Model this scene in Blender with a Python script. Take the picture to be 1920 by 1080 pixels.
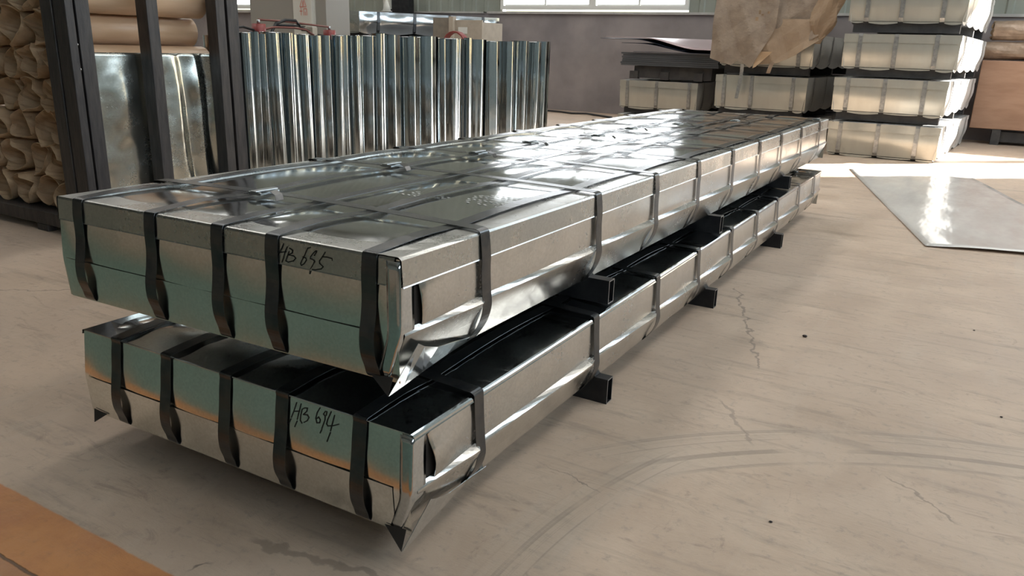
import bpy, math, random
from mathutils import Vector, Matrix
R = random.Random(7)
for o in list(bpy.data.objects): bpy.data.objects.remove(o)
sc = bpy.context.scene
COL = sc.collection

# ------------------------------------------------------------------ camera
def make_camera():
    yaw, pitch, roll, f = 0.5228, 0.2993, 0.0308, 1458.85
    d = Vector((-math.sin(yaw)*math.cos(pitch), math.cos(yaw)*math.cos(pitch), -math.sin(pitch)))
    r = Vector((math.cos(yaw), math.sin(yaw), 0)); u = r.cross(d)
    r2 = r*math.cos(roll)+u*math.sin(roll); u2 = u*math.cos(roll)-r*math.sin(roll)
    cam = bpy.data.cameras.new('camera'); ob = bpy.data.objects.new('camera', cam); COL.objects.link(ob)
    m = Matrix((r2, u2, -d)).transposed().to_4x4(); m.translation = Vector((1.0662, -1.3391, 1.227))
    ob.matrix_world = m
    cam.sensor_fit = 'HORIZONTAL'; cam.sensor_width = 36.0; cam.lens = f/1920*36.0; cam.clip_start = .05
    sc.camera = ob
make_camera()

# ------------------------------------------------------------------ world, sun, daylight, exposure
SUN_DIR = Vector((.743, .669, .466)).normalized()
wd = bpy.data.worlds.new('sky'); sc.world = wd; wd.use_nodes = True
nt = wd.node_tree; nt.nodes.clear()
sky = nt.nodes.new('ShaderNodeTexSky'); sky.sky_type = 'NISHITA'; sky.sun_disc = False
sky.sun_elevation = math.asin(SUN_DIR.z); sky.sun_rotation = math.atan2(SUN_DIR.x, SUN_DIR.y)
bg = nt.nodes.new('ShaderNodeBackground'); bg.inputs['Strength'].default_value = .35
wo = nt.nodes.new('ShaderNodeOutputWorld')
nt.links.new(sky.outputs[0], bg.inputs[0]); nt.links.new(bg.outputs[0], wo.inputs[0])
sl = bpy.data.lights.new('sun', 'SUN'); sl.energy = 30.0; sl.angle = .011; sl.color = (1, .98, .95)
so = bpy.data.objects.new('sun', sl); COL.objects.link(so)
so.rotation_euler = SUN_DIR.to_track_quat('Z', 'Y').to_euler(); so.location = (12, 20, 12)
WIN_E = 7.0        # frosted panes of the far wall
ROOF_FILL_E = 6.5   # unseen glowing roof strips, added for overhead daylight
DOOR_W = 30.0      # daylight coming in through the big gate behind the camera
sc.view_settings.view_transform = 'Standard'; sc.view_settings.look = 'None'
sc.view_settings.exposure = 0.0; sc.view_settings.gamma = 1.0; sc.view_settings.use_curve_mapping = False
sc.cycles.use_denoising = True
sc.cycles.max_bounces = 8; sc.cycles.glossy_bounces = 6; sc.cycles.diffuse_bounces = 5
sc.cycles.transparent_max_bounces = 8; sc.cycles.sample_clamp_indirect = 8.0
sc.cycles.caustics_reflective = True; sc.cycles.blur_glossy = 1.0

# ------------------------------------------------------------------ helpers
def node_mat(name, color=(.5,.5,.5), rough=.5, metal=0.0, **kw):
    m = bpy.data.materials.new(name); m.use_nodes = True
    b = m.node_tree.nodes['Principled BSDF']
    b.inputs['Base Color'].default_value = (*color, 1); b.inputs['Roughness'].default_value = rough
    b.inputs['Metallic'].default_value = metal
    for k, v in kw.items(): b.inputs[k].default_value = v
    return m
class NT:
    """small shader-graph writer"""
    def __init__(s, m): s.t = m.node_tree; s.b = s.t.nodes['Principled BSDF']
    def n(s, kind, **ins):
        k = s.t.nodes.new(kind)
        for a, v in ins.items(): setattr(k, a, v)
        return k
    def l(s, a, b): s.t.links.new(a, b)
    def put(s, sock, v):
        if hasattr(v, 'node'): s.l(v, sock)
        else: sock.default_value = v
    def coord(s, scale=(1,1,1), rot=(0,0,0), loc=(0,0,0)):
        c = s.n('ShaderNodeTexCoord'); mp = s.n('ShaderNodeMapping')
        mp.inputs['Scale'].default_value = scale; mp.inputs['Rotation'].default_value = rot; mp.inputs['Location'].default_value = loc
        s.l(c.outputs['Object'], mp.inputs[0]); return mp.outputs[0]
    def noise(s, vec, scale, detail=4, rough=.55, dist=0):
        k = s.n('ShaderNodeTexNoise'); s.l(vec, k.inputs['Vector'])
        k.inputs['Scale'].default_value = scale; k.inputs['Detail'].default_value = detail
        k.inputs['Roughness'].default_value = rough; k.inputs['Distortion'].default_value = dist
        return k.outputs['Fac']
    def ramp(s, v, a, b, lo=0.0, hi=1.0):
        k = s.n('ShaderNodeMapRange'); k.interpolation_type = 'SMOOTHSTEP'
        s.l(v, k.inputs[0]); k.inputs[1].default_value = a; k.inputs[2].default_value = b
        k.inputs[3].default_value = lo; k.inputs[4].default_value = hi; return k.outputs[0]
    def math(s, op, a, b=0.0, c=0.0):
        k = s.n('ShaderNodeMath', operation=op)
        s.put(k.inputs[0], a); s.put(k.inputs[1], b); s.put(k.inputs[2], c); return k.outputs[0]
    def mix(s, f, a, b):
        k = s.n('ShaderNodeMix', data_type='RGBA')
        s.put(k.inputs[0], f)
        for i, v in ((6, a), (7, b)):
            if hasattr(v, 'node'): s.l(v, k.inputs[i])
            else: k.inputs[i].default_value = (*v, 1)
        return k.outputs[2]
    def bump(s, h, strength, dist=.01, base=None):
        k = s.n('ShaderNodeBump'); k.inputs['Strength'].default_value = strength; k.inputs['Distance'].default_value = dist
        s.l(h, k.inputs['Height'])
        if base is not None: s.l(base, k.inputs['Normal'])
        return k.outputs[0]
    def color(s, v): s.l(v, s.b.inputs['Base Color'])
    def rough(s, v): s.l(v, s.b.inputs['Roughness'])
    def normal(s, v): s.l(v, s.b.inputs['Normal'])

def galv(name, color=(.62,.655,.65), rough=.16, wave=.06, spangle=.06, dust=0.0, wscale=2.2, stretch=(1,1,1)):
    m = node_mat(name, color, rough, 1.0); t = NT(m)
    v = t.coord(stretch)
    v0 = t.coord()
    vo = t.n('ShaderNodeTexVoronoi'); t.l(v0, vo.inputs['Vector']); vo.inputs['Scale'].default_value = 160
    sp = t.n('ShaderNodeSeparateColor'); t.l(vo.outputs['Color'], sp.inputs[0])
    n1 = t.noise(v0, 5, 5); patch = t.ramp(n1, .42, .62)
    r = t.math('ADD', t.math('MULTIPLY', sp.outputs[0], spangle), rough)
    r = t.math('ADD', r, t.math('MULTIPLY', patch, dust*.6+.03))
    t.rough(r)
    k = t.math('ADD', t.math('MULTIPLY', sp.outputs[1], .12), .9)
    c = t.mix(t.math('MULTIPLY', patch, .25+dust), color, tuple(x*.78 for x in color))
    mul = t.n('ShaderNodeMix', data_type='RGBA', blend_type='MULTIPLY'); mul.inputs[0].default_value = 1
    t.l(c, mul.inputs[6]); cc = t.n('ShaderNodeCombineColor'); [t.l(k, cc.inputs[i]) for i in range(3)]
    t.l(cc.outputs[0], mul.inputs[7]); t.color(mul.outputs[2])
    n2 = t.noise(v, wscale, 2, .4)
    t.normal(t.bump(n2, wave, .3))
    return m

def noisy(name, c1, c2, rough=.7, scale=6, bump=.15, metal=0.0, stretch=(1,1,1), dist=.01, detail=6):
    m = node_mat(name, c1, rough, metal); t = NT(m); v = t.coord(stretch)
    n = t.noise(v, scale, detail); t.color(t.mix(t.ramp(n, .3, .7), c1, c2))
    if bump: t.normal(t.bump(t.noise(v, scale*3, detail), bump, dist))
    return m

def emit_mat(name, color, strength):
    m = bpy.data.materials.new(name); m.use_nodes = True; t = m.node_tree; t.nodes.clear()
    e = t.nodes.new('ShaderNodeEmission'); e.inputs[0].default_value = (*color, 1); e.inputs[1].default_value = strength
    o = t.nodes.new('ShaderNodeOutputMaterial'); t.links.new(e.outputs[0], o.inputs[0]); return m

class MB:
    def __init__(s): s.v = []; s.f = []
    def box(s, x0, x1, y0, y1, z0, z1):
        i = len(s.v)
        s.v += [(x,y,z) for z in (z0,z1) for y in (y0,y1) for x in (x0,x1)]
        s.f += [tuple(i+k for k in q) for q in ((0,2,3,1),(4,5,7,6),(0,1,5,4),(2,6,7,3),(0,4,6,2),(1,3,7,5))]
        return s
    def poly(s, pts):
        i = len(s.v); s.v += [tuple(p) for p in pts]; s.f.append(tuple(range(i, i+len(pts)))); return s
    def grid(s, nu, nv, fn, closed=False):
        i = len(s.v)
        for a in range(nu):
            for b in range(nv): s.v.append(tuple(fn(a/(nu if closed else nu-1), b/(nv-1))))
        for a in range(nu if closed else nu-1):
            for b in range(nv-1):
                c = (a+1) % nu
                s.f.append((i+a*nv+b, i+c*nv+b, i+c*nv+b+1, i+a*nv+b+1))
        return s
    def prism(s, prof, a, b, axis):
        """extrude a closed 2-D outline from a to b along axis"""
        i = len(s.v); n = len(prof)
        for w in (a, b):
            for p, q in prof: s.v.append((w,p,q) if axis == 0 else (p,w,q) if axis == 1 else (p,q,w))
        s.f += [(i+k, i+(k+1) % n, i+n+(k+1) % n, i+n+k) for k in range(n)]
        s.f += [tuple(i+k for k in range(n))[::-1], tuple(i+n+k for k in range(n))]
        return s
    def tube(s, pts, r, n=8, cap=True):
        pts = [Vector(p) for p in pts]; i = len(s.v); m = len(pts)
        for k, p in enumerate(pts):
            d = (pts[min(k+1,m-1)]-pts[max(k-1,0)]).normalized()
            a = d.orthogonal().normalized() if abs(d.z) > .9 else d.cross(Vector((0,0,1))).normalized()
            b = d.cross(a)
            rr = r[k] if isinstance(r, (list, tuple)) else r
            for q in range(n):
                w = 2*math.pi*q/n; s.v.append(tuple(p+(a*math.cos(w)+b*math.sin(w))*rr))
        for k in range(m-1):
            for q in range(n):
                s.f.append((i+k*n+q, i+k*n+(q+1) % n, i+(k+1)*n+(q+1) % n, i+(k+1)*n+q))
        if cap: s.f += [tuple(i+q for q in range(n))[::-1], tuple(i+(m-1)*n+q for q in range(n))]
        return s
    def strap(s, pts, side, w, th=.0014):
        """flat band through pts; side = direction of its width; the outside is (path x side)"""
        side = Vector(side).normalized(); P = [Vector(p) for p in pts]; i = len(s.v); m = len(P)
        for k in range(m):
            d = (P[min(k+1,m-1)]-P[max(k-1,0)]).normalized(); nn = d.cross(side).normalized()
            for a, b in ((-1,0),(1,0),(1,1),(-1,1)): s.v.append(tuple(P[k]+side*(a*w/2)+nn*(b*th)))
        for k in range(m-1):
            for q in range(4): s.f.append((i+k*4+q, i+k*4+(q+1) % 4, i+k*4+4+(q+1) % 4, i+k*4+4+q))
        s.f += [(i,i+3,i+2,i+1), tuple(i+(m-1)*4+q for q in range(4))]
        return s
    def build(s, name, mat, parent=None, smooth=False, xf=None, solid=0, bevel=0):
        me = bpy.data.meshes.new(name)
        me.from_pydata([xf(*p) for p in s.v] if xf else s.v, [], s.f); me.update()
        if isinstance(mat, (list, tuple)): [me.materials.append(x) for x in mat]
        else: me.materials.append(mat)
        if smooth: me.polygons.foreach_set('use_smooth', [True]*len(me.polygons))
        o = bpy.data.objects.new(name, me); COL.objects.link(o)
        if parent is not None: o.parent = parent
        if solid:
            q = o.modifiers.new('thickness', 'SOLIDIFY'); q.thickness = solid; q.offset = 0
        if bevel:
            q = o.modifiers.new('bevel', 'BEVEL'); q.width = bevel; q.segments = 2; q.limit_method = 'ANGLE'
        return o

def thing(name, label, cat, loc=(0,0,0), rz=0, group=None):
    o = bpy.data.objects.new(name, None); COL.objects.link(o); o.location = loc; o.rotation_euler = (0,0,rz)
    return tag(o, label, cat, group)
def tag(o, label, cat, group=None):
    o['label'] = label; o['category'] = cat
    if group: o['group'] = group
    return o
def struct(o):
    o['kind'] = 'structure'; return o
def curve(pts, n):
    """smooth curve through the points, ends kept"""
    P = [Vector(p) for p in pts]; out = []
    for i in range(len(P)-1):
        a, b, c, d = P[max(0,i-1)], P[i], P[i+1], P[min(len(P)-1,i+2)]
        l = (c-b).length; m0 = (c-a); m0 = m0.normalized()*l if m0.length > 0 else m0; m1 = (d-b); m1 = m1.normalized()*l if m1.length > 0 else m1
        for k in range(n):
            t = k/n; t2 = t*t; t3 = t2*t
            out.append(tuple(b*(2*t3-3*t2+1)+m0*(t3-2*t2+t)+c*(-2*t3+3*t2)+m1*(t3-t2)))
    out.append(tuple(P[-1])); return out
def sstep(a, b, x):
    t = min(1, max(0, (x-a)/(b-a))); return t*t*(3-2*t)
ORD = ['first','second','third','fourth','fifth','sixth','seventh','eighth','ninth','tenth','eleventh','twelfth','thirteenth','fourteenth','fifteenth','sixteenth','seventeenth','eighteenth','nineteenth','twentieth']

# ------------------------------------------------------------------ materials
M = {}
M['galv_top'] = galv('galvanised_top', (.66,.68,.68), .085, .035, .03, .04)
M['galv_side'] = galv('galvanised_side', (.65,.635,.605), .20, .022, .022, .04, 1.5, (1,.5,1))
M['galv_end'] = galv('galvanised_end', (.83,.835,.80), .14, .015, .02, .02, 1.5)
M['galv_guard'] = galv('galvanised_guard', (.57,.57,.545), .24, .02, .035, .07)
M['galv_plain'] = galv('galvanised_plain', (.62,.645,.655), .10, .03, .03, .0)
M['galv_tube'] = galv('galvanised_tube', (.53,.60,.64), .085, .02, .02, .0)
M['galv_dull'] = galv('galvanised_dull', (.55,.58,.56), .24, .08, .15, .2, 3)
M['lining_and_shade'] = node_mat('dark_lining_and_shade', (.03,.024,.02), .6)  # dark flap backing; also paints the shade in the side slit
M['strap'] = noisy('blued_strap', (.075,.082,.090), (.125,.122,.120), .27, 18, .05, .92)
M['seal'] = node_mat('strap_seal', (.42,.45,.46), .3, 1.0)
M['beam'] = noisy('black_tube', (.012,.013,.016), (.03,.03,.032), .42, 14, .1, .3)
M['beam_cut'] = node_mat('cut_edge', (.32,.32,.32), .4, .8)
M['ink'] = node_mat('marker_ink', (.006,.006,.008), .4)
M['rack'] = noisy('rack_paint', (.030,.028,.030), (.060,.054,.052), .45, 9, .25, .2, (4,4,.6))
M['kraft'] = noisy('kraft_paper', (.40,.27,.16), (.54,.385,.24), .62, 7, .3)
M['kraft_dark'] = noisy('kraft_hollow_shade', (.22,.145,.085), (.34,.23,.14), .8, 7, .3)  # kraft darkened in colour, standing for shade inside the hollows
M['kraft_smooth'] = noisy('kraft_roll_skin', (.58,.385,.24), (.65,.45,.295), .32, 4, .06, 0, (6,1,6))
M['white_front'] = noisy('pale_coated_steel', (.50,.48,.42), (.56,.54,.47), .28, 5, .03, .6, (1,1,.3))
M['white_side'] = noisy('pale_coated_side', (.52,.515,.49), (.58,.57,.54), .38, 4, .06, .15)
M['grey_strap'] = noisy('grey_strap', (.30,.30,.29), (.44,.43,.41), .3, 30, .05, .7)
M['wood'] = noisy('bearer_wood', (.30,.18,.10), (.42,.27,.16), .75, 8, .2, 0, (1,6,1))
M['dark_wood'] = noisy('dark_bearer', (.035,.032,.032), (.06,.055,.05), .7, 8, .2)
M['ply'] = noisy('reddish_board', (.30,.165,.10), (.40,.235,.15), .6, 2.5, .05, 0, (.6,1,2.5))
M['dark_sheet'] = noisy('dark_sheet_pack', (.065,.07,.075), (.11,.11,.115), .5, 5, .1, .3, (.2,1,9))
M['pink_sheet'] = node_mat('pinkish_film', (.46,.36,.37), .35, .2)
M['navy_sheet'] = node_mat('navy_underside', (.02,.03,.055), .35, .2)
M['film'] = noisy('brown_film_wrap', (.24,.165,.115), (.36,.26,.185), .2, 6, .4, .1)
M['white_frame'] = node_mat('white_window_frame', (.72,.72,.68), .4)
M['red'] = noisy('red_paint', (.27,.045,.04), (.22,.045,.04), .4, 20, .1)
M['rust_rod'] = node_mat('red_brown_rod', (.20,.075,.06), .5, .2)
M['rubber'] = node_mat('black_rubber', (.012,.012,.013), .5)
M['cab_grey'] = node_mat('cabinet_grey', (.27,.255,.23), .5)
M['cab_light'] = node_mat('cabinet_light', (.56,.55,.50), .45)
M['red_print'] = node_mat('faded_red_print', (.58,.20,.15), .6)
M['slot'] = node_mat('vent_slot', (.05,.05,.045), .6)
M['box_board'] = noisy('grey_brown_board', (.19,.165,.135), (.24,.21,.17), .6, 9, .1)
M['box_tan'] = noisy('tan_board', (.42,.36,.29), (.48,.42,.34), .6, 9, .1)
M['dust'] = node_mat('pale_dust', (.50,.51,.49), .75, .3)
M['pebble'] = node_mat('dark_grit', (.03,.022,.02), .8)
M['sheet'] = node_mat('glossy_pale_sheet', (.70,.67,.64), .16, .0)
def sheet_mat():
    t = NT(M['sheet']); v = t.coord((1,.35,1)); n = t.noise(v, 2.5, 4)
    t.color(t.mix(t.ramp(n,.3,.7), (.58,.55,.515), (.66,.63,.59)))
    t.rough(t.ramp(t.noise(v, 7, 4), .3, .7, .10, .22))
    t.normal(t.bump(t.noise(t.coord((5,1.2,1)), 2.0, 2), .05, .1))
sheet_mat()

# concrete floor with paint band and green walkway, tyre smears, cracks
def floor_material():
    m = node_mat('dusty_concrete', (.4,.33,.27), .6); t = NT(m)
    v = t.coord()
    big = t.noise(v, .45, 5, .6); mid = t.noise(v, 2.6, 8, .65, .6); fine = t.noise(v, 26, 8, .7)
    drag = t.noise(t.coord((1,7,1), (0,0,.5)), 1.6, 8, .68, .5)
    drag2 = t.noise(t.coord((6,1,1), (0,0,-.35)), 1.3, 6, .7, .4)
    base = t.mix(t.ramp(mid, .28, .72), (.44,.322,.230), (.58,.445,.332))
    base = t.mix(t.math('MULTIPLY', t.ramp(big, .35, .65), .5), base, (.455,.355,.280))
    base = t.mix(t.ramp(drag, .50, .70, 0, .42), base, (.215,.168,.128))
    base = t.mix(t.ramp(drag2, .52, .72, 0, .32), base, (.52,.43,.345))
    smear = t.noise(t.coord((1,3.2,1), (0,0,.35)), 3.4, 10, .72, 1.8)
    base = t.mix(t.ramp(smear, .55, .72, 0, .60), base, (.26,.185,.137))
    blot = t.noise(t.coord((1.6,1,1), (0,0,-.5)), 5.5, 9, .75, 1.2)
    base = t.mix(t.ramp(blot, .60, .72, 0, .55), base, (.23,.165,.122))
    base = t.mix(t.ramp(blot, .42, .30, 0, .35), base, (.58,.46,.36))
    base = t.mix(t.ramp(fine, .52, .75, 0, .5), base, (.22,.185,.155))
    xyz = t.n('ShaderNodeSeparateXYZ'); t.l(v, xyz.inputs[0]); X, Y = xyz.outputs[0], xyz.outputs[1]
    def arc(cx, cy, r, w, a0=None):
        dx = t.math('SUBTRACT', X, cx); dy = t.math('SUBTRACT', Y, cy)
        d = t.math('SQRT', t.math('ADD', t.math('MULTIPLY', dx, dx), t.math('MULTIPLY', dy, dy)))
        e = t.math('ABSOLUTE', t.math('SUBTRACT', d, r))
        k = t.ramp(e, w*.8, w*1.15, 1, 0)
        st = t.n('ShaderNodeTexNoise'); st.noise_dimensions = '1D'; t.l(d, st.inputs['W']); st.inputs['Scale'].default_value = 36; st.inputs['Detail'].default_value = 3
        return k, st.outputs['Fac'], dx, dy
    # tyre smears
    for (cx, cy, r, w, lim) in ((1.9,-.55,2.05,.125,'B'), (2.4,.05,2.12,.075,'A')):
        k, st, dx, dy = arc(cx, cy, r, w)
        k = t.math('MULTIPLY', k, t.ramp(t.noise(v, 3, 3), .30, .5))
        lim_mask = t.ramp(Y, .62, .85) if lim == 'B' else t.ramp(Y, .75, .95, 1, 0)
        k = t.math('MULTIPLY', k, lim_mask)
        base = t.mix(t.math('MULTIPLY', k, .32), base, (.49,.40,.315))
        base = t.mix(t.math('MULTIPLY', k, t.ramp(st, .48, .62, 0, .5)), base, (.23,.175,.13))
    # cracks
    wob = t.math('MULTIPLY', t.math('SUBTRACT', t.noise(v, 9, 4), .5), .12)
    def crack(x0, y0, x1, y1, w, col, amt=.85):
        nonlocal base
        L = math.hypot(x1-x0, y1-y0); ux, uy = (x1-x0)/L, (y1-y0)/L
        dx = t.math('SUBTRACT', X, x0); dy = t.math('SUBTRACT', Y, y0)
        a = t.math('ADD', t.math('MULTIPLY', dx, ux), t.math('MULTIPLY', dy, uy))
        b = t.math('ADD', t.math('ADD', t.math('MULTIPLY', dx, -uy), t.math('MULTIPLY', dy, ux)), wob)
        k = t.math('MULTIPLY', t.ramp(t.math('ABSOLUTE', b), w*.5, w, 1, 0), t.math('MULTIPLY', t.ramp(a, 0, .05), t.ramp(a, L-.05, L, 1, 0)))
        base = t.mix(t.math('MULTIPLY', k, amt), base, col)
    crack(.08,2.85,.49,1.72,.007,(.16,.125,.10), .6)
    crack(-3.4,.25,-2.6,.85,.006,(.15,.12,.095), .6)
    crack(.10,.57,.33,.53,.003,(.16,.125,.10), .6)
    crack(1.0,1.1,1.24,.92,.005,(.22,.17,.13), .6)
    crack(.41,1.36,.63,1.05,.008,(.24,.185,.145), .5)
    crack(-.37,-.19,.05,-.11,.016,(.16,.125,.095), .5)
    crack(-.375,-.36,-.365,-.28,.006,(.08,.07,.06))
    # painted band and walkway behind it
    ye = t.math('ADD', Y, t.math('MULTIPLY', t.math('SUBTRACT', t.noise(v, 22, 5), .5), .012))
    wear = t.ramp(t.noise(v, 5, 8, .7), .36, .62)
    orange = t.mix(wear, (.47,.19,.068), (.56,.245,.085)); orange = t.mix(t.ramp(fine, .5, .8, 0, .5), orange, (.26,.14,.07))
    inb = t.math('MULTIPLY', t.ramp(ye, -.382, -.374, 1, 0), t.ramp(ye, -.60, -.59))
    dull = t.math('MULTIPLY', t.ramp(ye, -.55, -.545, 1, 0), .45)
    orange = t.mix(dull, orange, (.34,.20,.12))
    base = t.mix(inb, base, orange)
    green = t.mix(wear, (.115,.165,.128), (.14,.19,.15))
    base = t.mix(t.math('MULTIPLY', t.ramp(ye, -.60, -.59, 1, 0), t.ramp(ye, -2.75, -2.74)), base, green)
    base = t.mix(t.math('MULTIPLY', t.ramp(ye, -2.75, -2.74, 1, 0), t.ramp(ye, -2.95, -2.94)), base, orange)
    gr = t.ramp(t.math('ABSOLUTE', t.math('ADD', ye, .552)), .002, .006, 1, 0)
    base = t.mix(t.math('MULTIPLY', gr, .8), base, (.09,.055,.035))
    t.color(base)
    t.rough(t.ramp(mid, .3, .7, .46, .66))
    h = t.math('ADD', t.math('MULTIPLY', drag, .5), t.math('ADD', t.math('MULTIPLY', fine, .45), t.math('MULTIPLY', smear, .7)))
    h = t.math('SUBTRACT', h, t.math('MULTIPLY', gr, .8))
    t.normal(t.bump(h, .45, .012))
    return m

# ------------------------------------------------------------------ the hall
XL, XR, YB, YF, ZT = -20.0, 5.0, -9.0, 13.7, 7.0
plaster = noisy('grey_plaster', (.225,.20,.205), (.34,.30,.295), .85, 1.1, .1, 0, (1,1,1), .01, 9)
clad = noisy('grey_green_cladding', (.235,.25,.215), (.285,.30,.255), .5, 2, .03)
clad_blue = clad
struct(MB().box(XL-30, XR+30, YB-30, YF+40, -.30, -.02).build('trim_1', noisy('outside_ground', (.36,.34,.31), (.42,.40,.37), .9, .5)))
struct(MB().box(XL, XR, YB, YF, -.2, 0).build('floor', floor_material()))
roof_m = node_mat('roof_sheeting', (.42,.44,.41), .6)
def roof():
    strips = [(-15.5,-14.3),(-9.6,-8.4),(-3.6,-2.4),(2.2,3.4)]
    edges = [XL] + [e for s in strips for e in s] + [XR]
    mb = MB()
    for a, b in zip(edges[::2], edges[1::2]): mb.box(a, b, YB, YF, ZT, ZT+.15)
    c = struct(mb.build('ceiling', roof_m))
    sk = emit_mat('added_roof_glow', (1,.975,.93), ROOF_FILL_E)
    for a, b in strips: MB().box(a, b, .2, YF-1, ZT+.04, ZT+.06).build('roof_glow_panel', sk, c);  # added glow, limited in length so daylight falls from the back
    for a, b in strips:
        for y0, y1 in ((YB, .2), (YF-1, YF)): MB().box(a, b, y0, y1, ZT, ZT+.15).build('roof_sheet', roof_m, c)
    pm = node_mat('purlin_grey', (.16,.17,.17), .5)
    y = YB+.8
    while y < YF:
        MB().box(XL, XR, y, y+.1, ZT-.22, ZT-.02).build('purlin', pm, c); y += 1.9
roof()

def corrugated(x0, x1, z0, z1, y, period=.30):
    mb = MB(); n = max(1, int((x1-x0)/period)); xs = []
    for i in range(n):
        a = x0+(x1-x0)*i/n; p = (x1-x0)/n
        xs += [(a,0),(a+.60*p,0),(a+.68*p,.025),(a+.92*p,.025)]
    xs.append((x1,0))
    for (a, da), (b, db) in zip(xs, xs[1:]):
        mb.poly([(a,y-da,z0),(b,y-db,z0),(b,y-db,z1),(a,y-da,z1)])
    return mb
WINS = [(-17.6,-14.95,2.0,3.6,2), (-8.07,-5.93,2.0,3.6,2), (-5.93,-3.95,2.0,3.6,2)]
frost = emit_mat('frosted_daylight_pane', (.93,.97,1), WIN_E)
side_fill = emit_mat('added_side_glow', (.76,.89,1), 6.0)  # unseen glowing panes, added as general light from the right
OPEN_F = (2.5, 4.9, 1.7, 4.3)    # clear opening in the far wall, right of the frame
def far_wall():
    mb = MB()
    mb.box(XL, XR, YF, YF+.24, 0, 1.70).box(XL, OPEN_F[0], YF, YF+.24, 1.70, 1.93).box(OPEN_F[1], XR, YF, YF+.24, 1.70, 1.93)
    w = struct(mb.build('wall_far', plaster))
    up = MB()
    spans = [(XL,-17.6),(-14.95,-8.07),(-3.95,OPEN_F[0]),(OPEN_F[1],XR)]
    for a, b in spans: 
        g = corrugated(a, b, 1.95, 4.3, YF); i = len(up.v); up.v += g.v; up.f += [tuple(i+k for k in f) for f in g.f]
    for a, b in ((-17.6,-14.95),(-8.07,-3.95)):
        g = corrugated(a, b, 3.6, 4.3, YF); i = len(up.v); up.v += g.v; up.f += [tuple(i+k for k in f) for f in g.f]
    g = corrugated(XL, XR, 4.3, ZT, YF); i = len(up.v); up.v += g.v; up.f += [tuple(i+k for k in f) for f in g.f]
    up.build('cladding', clad, w, solid=.004)
    bk = MB()
    for a, b in spans: bk.box(a, b, YF+.05, YF+.2, 1.93, 4.3)
    for a, b in ((-17.6,-14.95),(-8.07,-3.95)): bk.box(a, b, YF+.05, YF+.2, 3.6, 4.3)
    bk.box(XL, XR, YF+.05, YF+.2, 4.3, ZT); bk.build('wall_core', roof_m, w)
    lm = noisy('ledge_cement', (.36,.34,.32), (.46,.44,.41), .8, 4, .2)
    struct(MB().box(-8.4, OPEN_F[0], YF-.06, YF-.003, 1.915, 1.96).box(-14.9, -8.5, YF-.05, YF-.003, 1.92, 1.955).build('trim_2', lm))
    struct(MB().box(-17.8,-14.9,YF-.10,YF-.003,1.90,1.965).build('trim_3', lm))
    for i, (a, b, z0, z1, n) in enumerate(WINS):
        f = MB(); t = .075
        f.box(a,b,YF-.05,YF+.06,z0,z0+t).box(a,b,YF-.05,YF+.06,z1-t,z1).box(a,a+t,YF-.05,YF+.06,z0+t,z1-t).box(b-t,b,YF-.05,YF+.06,z0+t,z1-t)
        e = bpy.data.objects.new('window_%d' % (i+1), None); COL.objects.link(e); e.location = (0,0,0); struct(e)
        f.build('window_frame', M['white_frame'], e)
        step = (b-a-2*t)/n
        for k in range(n):
            x0 = a+t+k*step
            MB().box(x0+.015, x0+step-.015, YF+.01, YF+.02, z0+t, z1-t).build('pane', frost, e)
            if k: MB().box(x0-.02, x0+.02, YF-.03, YF+.05, z0+t, z1-t).build('mullion', M['white_frame'], e)
            MB().box(x0+.015, x0+step-.015, YF-.005, YF+.009, z0+t, z0+t+.03).build('sash', M['white_frame'], e)
far_wall()
DOOR_R = (12.1, 13.65, 4.4)      # open gate in the right wall, towards the far corner
def other_walls():
    low = MB().box(XR, XR+.24, YB, DOOR_R[0], 0, 2.6).box(XR, XR+.24, YB, -4.5, 2.6, 4.4)
    low.box(XR, XR+.24, YB, DOOR_R[0], 4.4, ZT).box(XR, XR+.24, DOOR_R[0], YF+.24, DOOR_R[2], ZT)
    w = struct(low.build('wall_right', noisy('right_wall_paint', (.24,.30,.31), (.29,.34,.35), .7, 1)))
    y = -4.5
    k = 0
    while y < DOOR_R[0]-1.5:
        e = bpy.data.objects.new('window_%d' % (k+4), None); COL.objects.link(e); struct(e)  # unseen window, added to light the hall from the right
        y1 = y+2.6
        MB().box(XR+.06,XR+.1,y+.06,y1-.06,2.68,4.32).build('pane', side_fill, e)
        fr = MB().box(XR-.02,XR+.2,y,y+.06,2.6,4.4).box(XR-.02,XR+.2,y1-.06,y1,2.6,4.4).box(XR-.02,XR+.2,y+.06,y1-.06,2.6,2.68).box(XR-.02,XR+.2,y+.06,y1-.06,4.32,4.4)
        fr.build('window_frame', M['white_frame'], e)
        if y1+.2 < DOOR_R[0]: MB().box(XR,XR+.24,y1,y1+.2,2.6,4.4).build('pier', plaster, w)
        y = y1+.2; k += 1
    MB().box(XR,XR+.24,y,DOOR_R[0],2.6,4.4).build('pier', plaster, w)
    struct(MB().box(XL-.24, XL, YB, YF, 0, ZT).build('wall_left', noisy('left_wall_paint', (.30,.33,.30), (.36,.38,.35), .7, 1)))
    struct(MB().box(XL, XR, YB-.24, YB, 0, ZT).build('wall_back', noisy('back_wall_paint', (.30,.33,.30), (.36,.38,.35), .7, 1)))
other_walls()

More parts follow.
